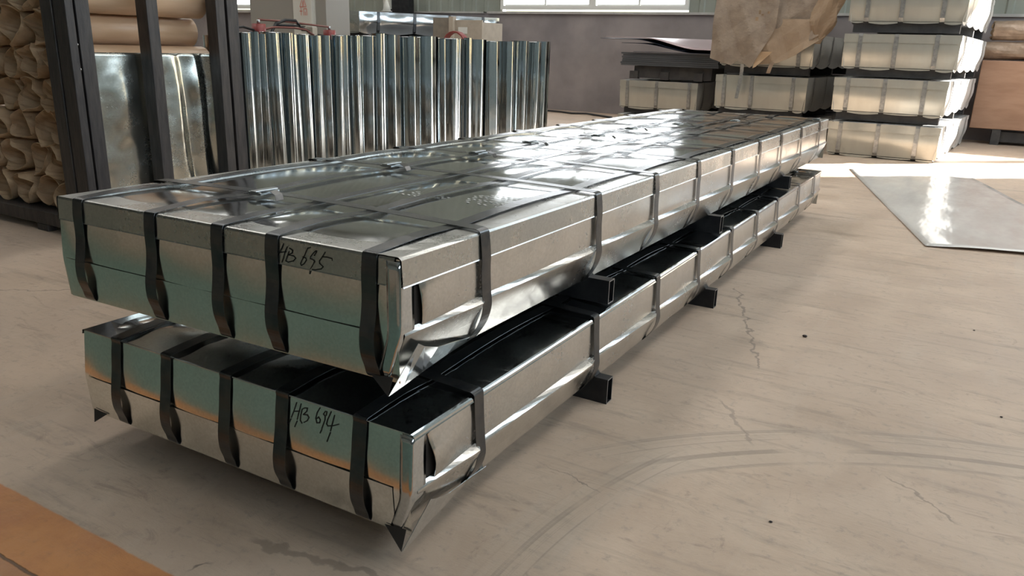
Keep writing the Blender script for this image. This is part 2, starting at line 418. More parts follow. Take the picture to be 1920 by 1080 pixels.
# ------------------------------------------------------------------ strapped packages in front
def package(name, label, loc, yaw, W, L, H, sh, lx, cy, guard, lip, tray_t, ink, clips, tip, slit, bul):
    root = thing(name, label, 'package', loc, yaw, 'strapped steel packages in front')
    T = lambda x, y, z: (x, y+sh*x, z)
    rr = random.Random(len(label))
    seg = [0.0]+cy+[L]
    def saw(y):
        for a, b in zip(seg, seg[1:]):
            if a <= y <= b:
                s = (y-a)/(b-a); return (s**1.3)*(1-sstep(.90,1.0,s)) if b < L else .25*(1-s)
        return 0
    def bow(v, cuts):
        for a, b in zip(cuts, cuts[1:]):
            if a <= v <= b: return math.sin(math.pi*(v-a)/(b-a))
        return 0
    def prof(t):    # outward offset of the wrapped wall by height fraction
        if t > .40: return .010*(1-t)/.60
        return .010-.045*(.40-t)/.40
    ys = sorted(set([round(a+(b-a)*k/12,4) for a, b in zip(seg, seg[1:]) for k in range(13)]))
    ny = len(ys)
    def yv(u): return ys[min(ny-1, int(round(u*(ny-1))))]
    tz = tray_t
    # long sides
    for sgn, nm in ((1,'side_wrap'), (-1,'side_wrap')):
        def P(u, v, sgn=sgn):
            y = yv(u); t = 1-v*(1-(tz-.04))
            o = prof(t)+.004*bow(y,seg)*math.sin(math.pi*v) - .004*v
            if sgn > 0:
                y = max(y, .05+.02*v); o += .0025*(1-sstep(.2,.3,y))*sstep(.15,.3,v)+slit*math.sin(math.pi*min(1,max(0,(v-.22)/.74)))**1.2*(1-sstep(.05,.22,y))
            return (o if sgn > 0 else -W-o, y, t*H)
        MB().grid(ny, 9, P).build(nm, M['galv_side'], root, True, T)
    for sgn in (1,-1):
        zs = [tz+.045, tz+.02, tz, tz-.02, .22, .12, .03, 0]
        def P(u, v, sgn=sgn):
            k = int(round(v*7)); t = zs[k]; y = yv(u)
            g = lip*saw(y)
            o = prof(t)
            if k == 0: o = prof(t)-.003
            elif k == 1: o += .001+.55*g
            elif k == 2: o += .003+g
            elif k == 3: o += .003+g*.96
            else: o += .003+g*(t/tz)*.8
            return (o if sgn > 0 else -W-o, y, t*H)
        MB().grid(ny, 8, P).build('bottom_tray_side', M['galv_side'], root, False, T)
    MB().box(-.004,.0015,.03,.13,.40*H,H-.01).build('slit_shade_strip', M['lining_and_shade'], root, False, T)  # dark strip added behind the lifted panel, standing for the slit's shade
    # ends
    xcut = [-W]+lx+[0]
    xs = sorted(set([round(a+(b-a)*k/8,4) for a, b in zip(xcut, xcut[1:]) for k in range(9)])); nx = len(xs)
    def fo(t): # outward offset of the end walls
        return bul*(1-t)/(1-tz) if t > tz else bul-.009*(tz-t)/tz
    for sgn in (1,-1):
        def P(u, v, sgn=sgn):
            x = xs[min(nx-1,int(round(u*(nx-1))))]; t = 1-v
            o = fo(t)+.003*bow(x,xcut)*math.sin(math.pi*v)
            return (x, -o if sgn > 0 else L+o, t*H)
        MB().grid(nx, 15, P).build('end_wrap', M['galv_end'], root, True, T)
        zt_ = tz+.004
        def Q(u, v, sgn=sgn):
            x = -W+.012+(W-.06)*u; t = zt_*(1-v)
            o = fo(t)+.0030+(.001*math.sin(u*9)+.0012*abs(math.sin(u*4.1+1)))*(1-v)
            return (x, -o if sgn > 0 else L+o, t*H)
        MB().grid(41, 7, Q).build('bottom_tray_end', M['galv_end'], root, True, T)
    MB().box(-W+.05,-.05,.05,L-.05,.0,.012).build('bottom_sheet', M['galv_dull'], root, False, T)
    # top cover, pillowed between the straps
    amp = {}
    for i in range(len(seg)-1):
        for j in range(len(xcut)-1): amp[i,j] = rr.uniform(.003,.012)
    xt = sorted(set([round(a+(b-a)*k/6,4) for a, b in zip(xcut, xcut[1:]) for k in range(7)]))
    def top_z(x, y):
        i = next((k for k in range(len(seg)-1) if seg[k] <= y <= seg[k+1]), 0)
        j = next((k for k in range(len(xcut)-1) if xcut[k] <= x <= xcut[k+1]), 0)
        b = bow(y,seg)*(.35+.65*bow(x,xcut))
        ed = sstep(0,.1,-x)*sstep(0,.1,x+W)*sstep(0,.12,y)*sstep(0,.12,L-y)
        b0 = bow(x,[-W,lx[2],0])
        return H + (amp[i,j]*b*.8 + .006*b0*bow(y,seg))*ed + .0012*math.sin(x*9+y*3.3)*ed
    def P(u, v):
        x = xt[min(len(xt)-1,int(round(u*(len(xt)-1))))]; y = ys[min(ny-1,int(round(v*(ny-1))))]
        return (x, y, top_z(x,y))
    MB().grid(len(xt), ny, P).build('top_cover', M['galv_top'], root, True, T)
    # edge guards: angle strips folded over the four top edges
    def guard_strip(along, at, top_w, fl, a0, a1, lift=0.0):
        # along 'y' at x=0 / -W, or along 'x' at y=0 / L
        sg = 1 if at in (0.0,) and along == 'y' else -1
        n = 60 if along == 'y' else 30
        k0 = .004 if guard else .0022
        pr = [(-top_w,.0),(-top_w,k0),(-.0045,k0),(.0012,k0-.0012),(.0045,-.003),(.0046+.010*fl/(.6*.3),-fl+.003),(.0060+.010*fl/(.6*.3),-fl),(.0005+.010*fl/(.6*.3),-fl)]
        def P(u, v):
            k = int(round(v*7)); w = a0+(a1-a0)*u; o, dz = pr[k]; tz0 = top_w*.999 if k < 2 else 9
            up = lift*(1-sstep(0,.08,u))*.6
            if along == 'y':
                if k == 1: dz += top_z(at-top_w if at == 0 else at+top_w, w)-H
                x = at+o+up*(k>3) if at == 0 else at-o
                return (x, w, H+dz+up*.7)
            else:
                y = at-o if at == 0 else at+o
                return (w, y, H+dz)
        return MB().grid(n, 8, P)
    gm = M['galv_guard']
    for at in (0.0, -W): guard_strip('y', at, .10 if guard else .18, guard or .012, -.004, L+.004, .006 if (at == 0 and guard) else .001).build('edge_guard', gm if guard else M['galv_top'], root, False, T)
    for at in (0.0, L) if guard else (): guard_strip('x', at, .13, guard*.95 if guard else .012, -W+.002, -.012).build('edge_guard', gm, root, False, T)
    if not guard:
        MB().tube([(-W+.003,-.0005,H+.0005),(-W*.5,-.0005,H+.0005),(-.002,-.0005,H+.0005)], .0022, 6).build('edge_glint_bead', M['galv_plain'], root, True, T)  # thin bead added so the front edge shows a bright line
        MB().poly([(-W+.02,-.014,.012),(-W+.045,-.034,-.020),(-W+.085,-.014,.010)]).build('corner_flap', M['lining_and_shade'], root, False, T, solid=.0014)
    # folded corner pieces
    for cx in (0,):
        sx = 1 if cx == 0 else -1
        def P(u, v, sx=sx, cx=cx):
            t = (1-v)*.965+.02; k = u*2-1
            e = prof(t)+.0015; f = fo(t)+.0038
            open_ = 0
            if k < 0: return (cx-sx*(.035*(-k)) + sx*e*.9, -f-.001, t*H)
            if k == 0: return (cx+sx*(e+.001), -f-.002, t*H)
            return (cx+sx*(e+open_*k*1.2), -f+.052*k, t*H)
        MB().grid(9, 15, P).build('corner_fold', M['galv_plain'], root, True, T, solid=.0014)
        if cx == 0:     # pointed fold of the bottom tray
            A = [(.016,.045,.30*H),(.012,.075,.24*H),(.004,.14,.16*H),(-.008,.24,.10*H),(-.022,.36,.02*H)]
            B = [(-.006,-.040,tip),(-.008,.02,tip*.75),(-.014,.10,tip*.45),(-.024,.22,tip*.2),(-.034,.36,-.002)]
            MB().grid(5, 2, lambda u, v: (A if v < .5 else B)[int(round(u*4))]).build('corner_flap', M['galv_plain'], root, False, T, solid=.0014)
            MB().poly([(-.078,-.014,.010),(-.007,-.041,tip),(-.014,-.012,.016)]).build('corner_flap', M['lining_and_shade'], root, False, T, solid=.0014)
    # straps
    sw = .043
    for x in lx:
        wig = rr.uniform(-.02,.02); so_ = rr.uniform(.010,.018)
        F = lambda t: -(fo(t)+.0056+(.0035 if guard and t > .75 else 0))
        pts = [(x+.012,.06,-.004),(x+.012,.018,-.003),(x+.010,F(0)-.001,.004),(x+.008,F(.1)-.5*so_,.1*H),(x+.006,F(.22)-so_,.22*H),(x+.004,F(.36)-so_*.8,.36*H),(x+.002,F(.52)-so_*.25,.52*H),(x,F(.65),.65*H),(x,F(.85),.85*H),(x,F(1)+.0005,H-.008),(x,-.005,H+.005),(x,.004,H+.0082)]
        n = 80
        for k in range(1, n):
            y = .02+(L-.04)*k/n
            pts.append((x+wig*math.sin(y*1.3), y, max(top_z(x,y),H)+.0078+.003*bow(y,seg)))
        pts = curve(pts[:12], 4)+pts[12:]
        pts += [(x,L+.007,H+.002),(x,L+.022,H*.6),(x,L+.02,H*.3),(x,L-.02,-.003)]
        s = MB().strap(pts, (1,0,0), sw).build('length_strap', M['strap'], root, True, T)
        s.data.polygons.foreach_set('use_smooth', [False]*len(s.data.polygons))
    for i, y in enumerate(cy):
        so_ = rr.uniform(.004,.008)
        half = [(-.08,-.004),(-.036,-.003),(-.026,.006),(-.002+so_,.18*H),(.0125+so_*.9,.34*H),(.0125+so_*.4,.48*H),(.0105+(.002 if guard else 0),.68*H),(.0085+(.0045 if guard else 0),.80*H),(.0065+(.001 if guard else 0),H-.008),(.004,H+.006),(-.006,H+.0105)]
        half = [(a, z) for a, _, z in curve([(a, 0, z) for a, z in half], 4)]
        pts = [(a, y, z) for a, z in half]
        n = 26
        for k in range(1, n):
            x = -.012-(W-.024)*k/n; pts.append((x, y+.03*math.sin(math.pi*k/n)*rr.uniform(.95,1.05), max(top_z(x,y),H)+.0112+.003*math.sin(math.pi*k/n)))
        pts += [(-W-a, y, z) for a, z in reversed(half)]
        c = MB().strap(pts, (0,-1,0), sw).build('cross_strap', M['strap'], root, False, T)
        if i < len(clips) and clips[i] is not None:
            qx = clips[i]; z = H+.015
            mb = MB().box(qx-.026,qx+.026,y-.004-.026,y-.004+.05,z,z+.009).box(qx-.014,qx+.012,y-.034,y+.054,z+.009,z+.013)
            mb.build('seal', M['seal'], c, False, T, bevel=.003)
            tl = [(qx-.02,y+.0,z+.004),(qx+.03,y-.01,z+.012),(qx+.07,y-.02,z+.020),(qx+.105,y-.035,z+.014),(qx+.125,y-.05,z+.002)]
            MB().strap(tl, (.1,-1,0), sw*.75).build('strap_tail', M['strap'], c, False, T)
    # handwriting on the near end
    mb = MB()
    for st in ink:
        for (x0,z0),(x1,z1) in zip(st, st[1:]):
            dx, dz = x1-x0, z1-z0; l = math.hypot(dx,dz) or 1e-6; w = .0030
            px, pz = -dz/l*w/2, dx/l*w/2; ex, ez = dx/l*w*.4, dz/l*w*.4
            q = []
            for (x,z) in ((x0+px-ex,z0+pz-ez),(x0-px-ex,z0-pz-ez),(x1-px+ex,z1-pz+ez),(x1+px+ex,z1+pz+ez)):
                fl_ = (guard or 0)*.95; fz = H-z
                o = (.0046+.010*fl_/.18*(fz-.003)/(fl_-.003)+.0008) if guard and fz < fl_+.0005 else fo(z/H)+.003*bow(x,xcut)*math.sin(math.pi*(1-z/H))+.0009
                q.append((x, -o, z))
            mb.poly(q)
    mb.build('marker_writing', M['ink'], root, False, T)['label'] = 'black handwritten marker code'
    return root, top_z, T

INK_U = [[(-.346,.2917),(-.3505,.2817),(-.3593,.2678),(-.368,.255),(-.3777,.2414)],[(-.3343,.2854),(-.3402,.2745),(-.3445,.2626),(-.3518,.2444)],[(-.3593,.2678),(-.3378,.273)],[(-.3269,.2834),(-.3164,.2795),(-.3178,.273),(-.3299,.2661),(-.3133,.2657),(-.3067,.2611),(-.3142,.2536),(-.3313,.2477),(-.3396,.2495),(-.3354,.2602),(-.3285,.2745)],[(-.26,.2944),(-.2674,.292),(-.2727,.2838),(-.2775,.2732),(-.2875,.258),(-.2914,.2499),(-.2884,.246),(-.2798,.2518),(-.2726,.2617),(-.2739,.2664),(-.2836,.2679)],[(-.2474,.2768),(-.2396,.2878),(-.2419,.2892),(-.2486,.2839),(-.259,.2725),(-.2601,.2674),(-.2529,.2667),(-.2467,.2634),(-.2504,.2554),(-.2611,.2388),(-.2637,.229)],[(-.2134,.2901),(-.222,.2778),(-.2314,.2659),(-.2309,.2599),(-.2194,.2538),(-.2253,.2473),(-.2448,.2418),(-.2537,.2413)],[(-.222,.2778),(-.2077,.2789),(-.1922,.2778),(-.1916,.2736)]]
INK_L = [[(-.3651,.2544),(-.3728,.2316),(-.3812,.2112)],[(-.3497,.2551),(-.3554,.2336),(-.3604,.2115)],[(-.3729,.2295),(-.3536,.2348)],[(-.3455,.2419),(-.3492,.2243),(-.3501,.2116),(-.3437,.2058)],[(-.3455,.2419),(-.3374,.2475),(-.328,.2494),(-.3294,.2408),(-.3404,.2295),(-.3266,.232),(-.3211,.2267),(-.3259,.2171),(-.3366,.2099)],[(-.2864,.2607),(-.2948,.2463),(-.2982,.2303),(-.2939,.22),(-.2846,.2226),(-.2833,.2305),(-.2896,.2362),(-.294,.2315)],[(-.2651,.2464),(-.2637,.2562),(-.2686,.2562),(-.274,.2479),(-.2685,.2441),(-.2682,.2347),(-.2762,.2107)],[(-.2763,.2079),(-.2811,.197)],[(-.2497,.26),(-.2599,.2371),(-.2622,.2256),(-.2575,.2215),(-.2409,.2263),(-.2236,.2346)],[(-.2388,.2531),(-.2429,.2351),(-.2482,.2113)],[(-.2485,.2065),(-.2572,.1814)],[(-.3824,.2067),(-.3897,.1921)],[(-.3608,.2065),(-.3681,.1898)]]
CROSS = [.341,1.045,1.582,2.105,2.650,3.185,3.710,4.30,4.95]
up_pkg, up_top, up_T = package('steel_package', 'upper long galvanised package marked HB 695, stacked on the lower one', (0,0,.4599), -.0107, 1.25, 5.31, .3027, .043,
    [-1.151,-.837,-.576,-.384,-.080], CROSS, .068, .016, .40, INK_U, [-.784,-.859,-.816,-.849,-.736,-.765,-.66,-.45,-.02], -.020, .007, .012)
lo_pkg, lo_top, lo_T = package('steel_package', 'lower long galvanised package marked HB 694, raised on floor bearers', (.0693,-.0458,.0967), 0, 1.25, 5.30, .2665, .0109,
    [-1.088,-.864,-.622,-.412,-.155], [.27,1.005,1.60,2.134,2.695,3.224,3.753,4.43,5.0], 0, .020, .46, INK_L, [None]*7+[-.35,-.15], -.026, .013, .0162)

def dust_prints():
    rr = random.Random(3)
    for (cx, cy, lx_, ly_, nx, ny, drop) in ((-.415,.645,.18,.055,9,4,.25), (-.165,.70,.20,.16,11,8,.30)):
        mb = MB()
        for i in range(nx):
            for j in range(ny):
                if rr.random() < drop: continue
                a = (i/(nx-1)-.5)*lx_+.3*(j/(ny-1)-.5)*ly_; b = (j/(ny-1)-.5)*ly_
                if abs(a/lx_)+abs(b/ly_)*.6 > .62: continue
                k = .55 if j % 2 else -.45; q = []
                for du, dv in ((-.0075,-.003),(.0075,-.003),(.0075,.003),(-.0075,.003)):
                    x = cx+a+du*math.cos(k)-dv*math.sin(k); y = cy+b+du*math.sin(k)+dv*math.cos(k)
                    q.append((x, y, up_top(x,y)+.0015))
                mb.poly(q)
        o = mb.build('shoe_print', M['dust'], up_pkg, False, up_T); o['kind'] = 'stuff'; o['label'] = 'pale dusty boot tread prints'
dust_prints()

def hollow_beam(y0, w, x0, x1, z0, h, label):
    t = .004; b = thing('support_beam', label, 'beam', ((x0+x1)/2, y0+w/2, z0), 0, 'black hollow bearers under the packages')
    hx = (x1-x0)/2; mb = MB()
    mb.box(-hx,hx,-w/2,w/2,0,t).box(-hx,hx,-w/2,w/2,h-t,h).box(-hx,hx,-w/2,-w/2+t,t,h-t).box(-hx,hx,w/2-t,w/2,t,h-t)
    mb.build('tube_wall', M['beam'], b)
    e = .0006; m2 = MB()
    for sx in (hx, -hx-e): m2.box(sx,sx+e,-w/2,w/2,0,t).box(sx,sx+e,-w/2,w/2,h-t,h).box(sx,sx+e,-w/2,-w/2+t,t,h-t).box(sx,sx+e,w/2-t,w/2,t,h-t)
    m2.build('cut_end', M['beam_cut'], b)
for i, y in enumerate((1.072, 2.40, 3.93)):
    hollow_beam(y, .046, -1.33, .086, 0, .0955, 'black hollow steel bearer on the floor, %s from the near end' % ORD[i])
for i, y in enumerate((1.085, 2.455, 4.08)):
    hollow_beam(y, .046, -1.34, .060, .3695+.0045, .0855, 'black hollow steel bearer between the two packages, %s from the near end' % ORD[i])

# ------------------------------------------------------------------ loose sheet on the floor
def floor_sheet():
    a = Vector((.913,4.61,0)); u = Vector((.966,.258,0)); v = Vector((-.258,.966,0))
    def P(s, t): 
        p = a+u*(s*1.26)+v*(t*3.95)
        lift = .004+.018*math.exp(-t*14)*(.25+.75*math.sin(math.pi*min(1,s*1.1)))+.003*math.sin(s*7+t*9)**2
        return (p.x-a.x, p.y-a.y, lift)
    o = MB().grid(24, 40, P).build('steel_sheet', M['sheet'], None, True, solid=.0015); o.location = (a.x,a.y,0)
    tag(o, 'pale glossy metal sheet lying flat on the concrete floor', 'sheet')
floor_sheet()

# ------------------------------------------------------------------ rack with kraft rolls
def rack():
    r = thing('storage_rack', 'dark steel rack holding kraft wrapped rolls', 'rack', (-3.6,1.45,0))
    def bx(name, x0,x1,y0,y1,z0,z1, mat='rack'): return MB().box(x0+3.6,x1+3.6,y0-1.45,y1-1.45,z0,z1).build(name, M[mat], r, bevel=.004)
    p = bx('post', -3.765,-3.655,1.42,1.50,.11,2.6)
    bx('post', -3.645,-3.525,1.425,1.475,.11,2.6)
    bx('post', -3.645,-3.53,1.49,1.575,.11,2.6)
    bx('post', -3.645,-3.535,1.955,2.035,.11,2.6)
    bx('post', -3.645,-3.54,2.49,2.565,.11,2.6)
    bx('post', -3.66,-3.535,2.58,2.675,.11,2.6)
    for z in (1.03,1.17): MB().tube([(.06,.032,z),(.06,.022,z)], .008, 8).build('bolt', M['seal'], r)
    bx('base_beam', -5.16,-3.53,1.40,1.48,.045,.13); bx('base_beam', -5.16,-3.53,2.58,2.66,.045,.13)
    bx('base_rail', -3.645,-3.535,1.48,2.58,.05,.11)
    bx('deck_plate', -5.16,-3.65,1.48,2.58,.115,.125)
    for x in (-4.05,-4.95):
        for y in (1.40,2.6): bx('foot', x-.06,x+.06,y,y+.06,0,.045)
    bx('post', -5.16,-5.07,1.42,1.5,.13,2.6); bx('post', -5.16,-5.07,2.58,2.66,.13,2.6)
rack()
def kraft_roll(x, z, rad, y0, y1, seed, label):
    rr = random.Random(seed); t = thing('paper_roll', label, 'paper roll', (x,y0,z), 0, 'kraft rolls in the rack')
    MB().grid(24, 4, lambda u, v: (rad*math.cos(2*math.pi*u), .06+(y1-y0-.06)*v, rad*math.sin(2*math.pi*u)), True).build('roll_body', M['kraft_smooth'], t, True)
    n = 30
    def wave(nf): 
        q = [rr.uniform(-1,1) for _ in range(nf)]; sh = rr.uniform(0,1)
        def f(i):
            t = ((i/n+sh) % 1)*nf; k = int(t); w = t-k
            return q[k % nf]*(1-w)+q[(k+1) % nf]*w
        return [f(i) for i in range(n)]
    dent, jag, tw, deep = wave(7), wave(9), wave(5), wave(8)
    ph = rr.uniform(0,6.28); e1 = rr.uniform(.02,.16); core = rr.uniform(.25,.5)
    #        radius  y    dent  rim-jag
    rings = [(1.0,.12,0,0),(1.02,.07,.15,0),(1.04,.02,.5,.4),(1.04,-.015,.9,.8),(1.02,-.035,1.1,1),(.985,-.036,1.1,1),(.95,-.01,1.05,.8),(.90,.03,.95,.4),(.82,.07,.9,.1),(.72,.11,1.0,0),(core+.12,.15,.8,0),(core,.19,.3,0),(.1,.20,0,0)]
    def P(u, v):
        k = int(round(v*(len(rings)-1))); i = int(round(u*n)) % n; q, y, d, j = rings[k]; cr = .05*((i*7+k*3) % 5-2)/2*(1 if k > 5 else .4)
        a = 2*math.pi*i/n+.10*d*tw[(i+k) % n]
        dd = dent[i]*.6+(deep[(i+k//2) % n]*.4 if k > 5 else dent[i]*.4)
        w = rad*q*(1-d*(.26*max(0,dd)-.05*min(0,dd)*0-.06*min(0,-dd)*0))*(1+.05*d*min(0,dd)*(1 if k > 6 else -1))
        ov = 1+e1*math.cos(2*(a-ph))*min(1,d)
        w *= 1+cr*d
        return (w*1.06*math.cos(a)*ov, y+.042*j*jag[i]+.02*d*tw[i]*(k > 7), w*math.sin(a)*(2-ov))
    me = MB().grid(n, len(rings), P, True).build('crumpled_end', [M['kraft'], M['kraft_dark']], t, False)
    for p in me.data.polygons: p.material_index = 1 if (p.index % (len(rings)-1)) >= 9 else 0  # deepest rings take the darkened kraft, shade put into the colour
    return t
def rolls():
    rad = .106; row_h = .2036; k = 0
    for r in range(8):
        z = .135+rad+r*row_h
        for c in range(5):
            x = -3.815-c*.252-(.126 if r % 2 else 0)
            if x < -4.90: continue
            k += 1
            kraft_roll(x+R.uniform(-.012,.012), z+R.uniform(-.008,.008), rad*R.uniform(.93,1.02), 1.53+R.uniform(-.04,.03), 2.56, 40+k,
                'crumpled open-ended kraft paper roll, %s row up from rack base, %s from the rack post' % (ORD[r], ORD[c]))
rolls()
def rack_sheet():
    rr = random.Random(5)
    def P(u, v):
        y = 1.50+1.06*u; z = .13+.995*v
        d = .010*math.sin(u*5+v*1.5)+.006*math.sin(u*11-v*2)
        s = sstep(.55,.9,u)
        d += s*(.034*math.sin(38*u+3.2*v*v+.8*math.sin(5*v))*(.35+.65*math.exp(-((v-.55)/.5)**2)))
        d += .022*math.exp(-((u-.80)/.045)**2-((v-.80)/.11)**2)
        d += .020*math.exp(-((u-.28)/.10)**2-((v-.72)/.22)**2)
        return (d*.8, y-1.5, z-.13)
    o = MB().grid(130, 50, P).build('leaning_sheet', galv('rack_sheet_zinc', (.66,.685,.64), .17, .12, .06, .05, 3), None, True, solid=.001)
    o.location = (-3.668,1.5,.13); tag(o, 'dented galvanised sheet standing upright behind the rack posts', 'sheet')
rack_sheet()

# ------------------------------------------------------------------ standing rolled sheets
TUBES = [(2.665,2.735),(2.735,2.80),(2.80,2.90),(2.90,3.046),(3.05,3.132),(3.132,3.248),(3.25,3.35),(3.35,3.479),(3.479,3.601),(3.601,3.663),(3.663,3.81),(3.81,3.943),(3.943,4.101),(4.11,4.236),(4.236,4.521),(4.544,4.817),(4.817,5.10),(5.10,5.216),(5.216,5.535),(5.55,5.633),(5.633,5.971),(5.971,6.277),(6.30,6.615),(6.651,6.873),(6.924,7.157),(7.184,7.388)]
def standing_tubes():
    rr = random.Random(11)
    base = thing('tube_pallet', 'low dark timber pallet under the standing rolled sheets', 'pallet', (-3.62,5.0,0))
    for i in range(3): MB().box(-.35,.30,-2.27+i*2.3,-2.07+i*2.3,0,.06).build('runner', M['dark_wood'], base)
    for i in range(5): MB().box(-.35+i*.13,-.25+i*.13,-2.28,2.62,.06,.08).build('board', M['dark_wood'], base)
    for i, (a, b) in enumerate(TUBES):
        D = (b-a)*1.0; rad = max(.045, min(.14, D/2)); y = (a+b)/2+.02; x = -3.5-rad+rr.uniform(-.015,.015)
        top = 1.30+rr.uniform(-.012,.012) if y > 3.9 else 1.275+rr.uniform(-.01,.012)
        h = top-.08; ph = rr.uniform(0,6.28); turns = rr.uniform(1.25,1.7); lx_, ly_ = rr.uniform(-.012,.012), rr.uniform(-.02,.02)
        t = thing('rolled_sheet', 'shiny galvanised sheet rolled into a standing tube, %s along the row from the rack' % (ORD[i] if i < 20 else 'number %s' % ['twenty-one','twenty-two','twenty-three','twenty-four','twenty-five','twenty-six'][i-20]), 'metal roll', (x,y,.08), 0, 'standing rolled sheets beside the rack')
        fl = [rr.uniform(-1,1) for _ in range(6)]
        def P(u, v):
            ang = ph+u*turns*2*math.pi
            r_ = rad*(1-.13*u)*(1+.035*math.sin(3*ang+fl[0]*3)+.025*math.sin(5*ang+fl[1]*5)+.016*math.sin(9*ang+fl[2]*9)+.009*math.sin(17*ang+fl[5]*9)+.003*math.sin(31*ang+fl[0]*9))
            r_ *= 1+.03*fl[3]*math.sin(v*2+fl[4]*2)
            return (r_*math.cos(ang)+lx_*v, r_*math.sin(ang)+ly_*v, h*v)
        MB().grid(130, 5, P).build('rolled_wall', M['galv_tube'], t, True)
        if i % 3 == 0:
            ring = [(rad*.98*math.cos(q*math.pi/12)+lx_, rad*.98*math.sin(q*math.pi/12)+ly_, h-.004) for q in range(25)]
            MB().tube(ring, .004, 6).build('rim_bead', M['galv_plain'], t, True)
    for i in range(9):
        y = 2.83+i*.52; rad = .12
        t = thing('rolled_sheet', 'shiny rolled sheet tube in the hidden rear row, %s from the rack' % ORD[i], 'metal roll', (-3.93,y,.08), 0, 'rear row of rolled sheets')
        ph = rr.uniform(0,6)
        MB().grid(48, 4, lambda u, v: (rad*(1-.1*u)*math.cos(ph+u*8.5), rad*(1-.1*u)*math.sin(ph+u*8.5), 1.17*v)).build('rolled_wall', M['galv_tube'], t, True)
standing_tubes()

# ------------------------------------------------------------------ bending machine behind the tubes
def machine():
    t = thing('bending_machine', 'metal bending machine with red cylinders behind the standing tubes', 'machine', (-6.0,5.6,0))
    body = MB().box(-.35,.25,-.85,.75,0,1.20).build('machine_body', M['cab_grey'], t, bevel=.02)
    MB().box(-.42,.32,-.9,.8,1.20,1.24).build('machine_table', M['dark_wood'], t)
    for y, h in ((-.50,.16),(.62,.13)):
        c = MB().tube([(0,y,1.24),(0,y,1.24+h)], .075, 20).build('hydraulic_cylinder', M['red'], t, True)
        MB().tube([(0,y,1.24+h),(0,y,1.24+h+.045)], .018, 10).build('cylinder_valve', M['seal'], c, True)
    MB().tube([(0,-.50,1.445),(0,-.1,1.44),(0,.3,1.42),(0,.62,1.405)], .011, 8).build('tie_rod', M['rust_rod'], t, True)
    MB().tube([(0,-.50,1.33),(.02,-.3,1.37),(.02,0,1.375),(.02,.2,1.36),(.05,.3,1.30)], .013, 8).build('feed_pipe', M['rust_rod'], t, True)
    MB().tube([(.03,-.6,1.31),(.03,-.45,1.285),(.02,-.35,1.30),(0,-.25,1.41),(0,-.1,1.455),(0,.06,1.455),(0,.12,1.40)], .018, 8).build('hose', M['rubber'], t, True)
    MB().tube([(.03,-.95,1.25),(.03,-.9,1.34),(.03,-.75,1.36),(.03,-.6,1.33)], .013, 8).build('hose', M['rubber'], t, True)
    MB().tube([(0,-.25,1.395),(0,.1,1.40),(0,.4,1.31),(0,.7,1.28)], .012, 8).build('hose', M['rubber'], t, True)
    MB().box(-.05,.05,.28,.36,1.28,1.39).build('bracket', M['box_tan'], t)
machine()
def red_clamp():
    t = thing('red_clamp', 'small dark red curved metal guard above the tubes before the box', 'guard', (-5.85,8.75,0))
    arc = [( .33*math.cos(a)*.62, -.0, 1.18+.24*math.sin(a)) for a in [math.pi*k/10 for k in range(11)]]
    MB().strap(arc, (0,-1,0), .12, .02).build('guard_arch', M['red'], t)
    MB().box(-.2,.2,-.05,.05,0,1.19).build('guard_stand', M['cab_grey'], t)
red_clamp()
def cabinet():
    t = thing('electrical_cabinet', 'grey electrical cabinet with faded red hazard print', 'cabinet', (-9.6,9.6,0))
    b = MB().box(-1.15,.0,-.35,.35,0,2.35).build('cabinet_body', M['cab_grey'], t, bevel=.01)
    MB().box(-.02,.42,-.40,.30,0,2.28).build('cabinet_door', M['cab_light'], t, bevel=.01)
    MB().box(.42,.66,-.30,.30,0,2.2).build('cable_trunk', M['cab_grey'], t, bevel=.01)
    for k in range(4): MB().box(.16,.26,-.408,-.40,1.40+k*.035,1.412+k*.035).build('vent_slot', M['slot'], t)
    pr = MB()
    def line(x0,z0,x1,z1,w=.014):
        dx, dz = x1-x0, z1-z0; l = math.hypot(dx,dz); px, pz = -dz/l*w/2, dx/l*w/2
        pr.poly([(x0+px,-.404,z0+pz),(x0-px,-.404,z0-pz),(x1-px,-.404,z1-pz),(x1+px,-.404,z1+pz)])
    for s in (0,):
        line(.15,1.80,.235,1.97); line(.235,1.97,.30,1.80); line(.15,1.80,.30,1.80); line(.21,1.80,.235,1.90); line(.235,1.90,.25,1.80)
    line(.14,1.73,.21,1.73); line(.175,1.79,.175,1.66); line(.24,1.77,.24,1.66); line(.24,1.77,.31,1.77); line(.31,1.77,.31,1.66); line(.275,1.72,.275,1.66)
    o = pr.build('warning_print', M['red_print'], t); o['label'] = 'faded red hazard symbol print'
cabinet()

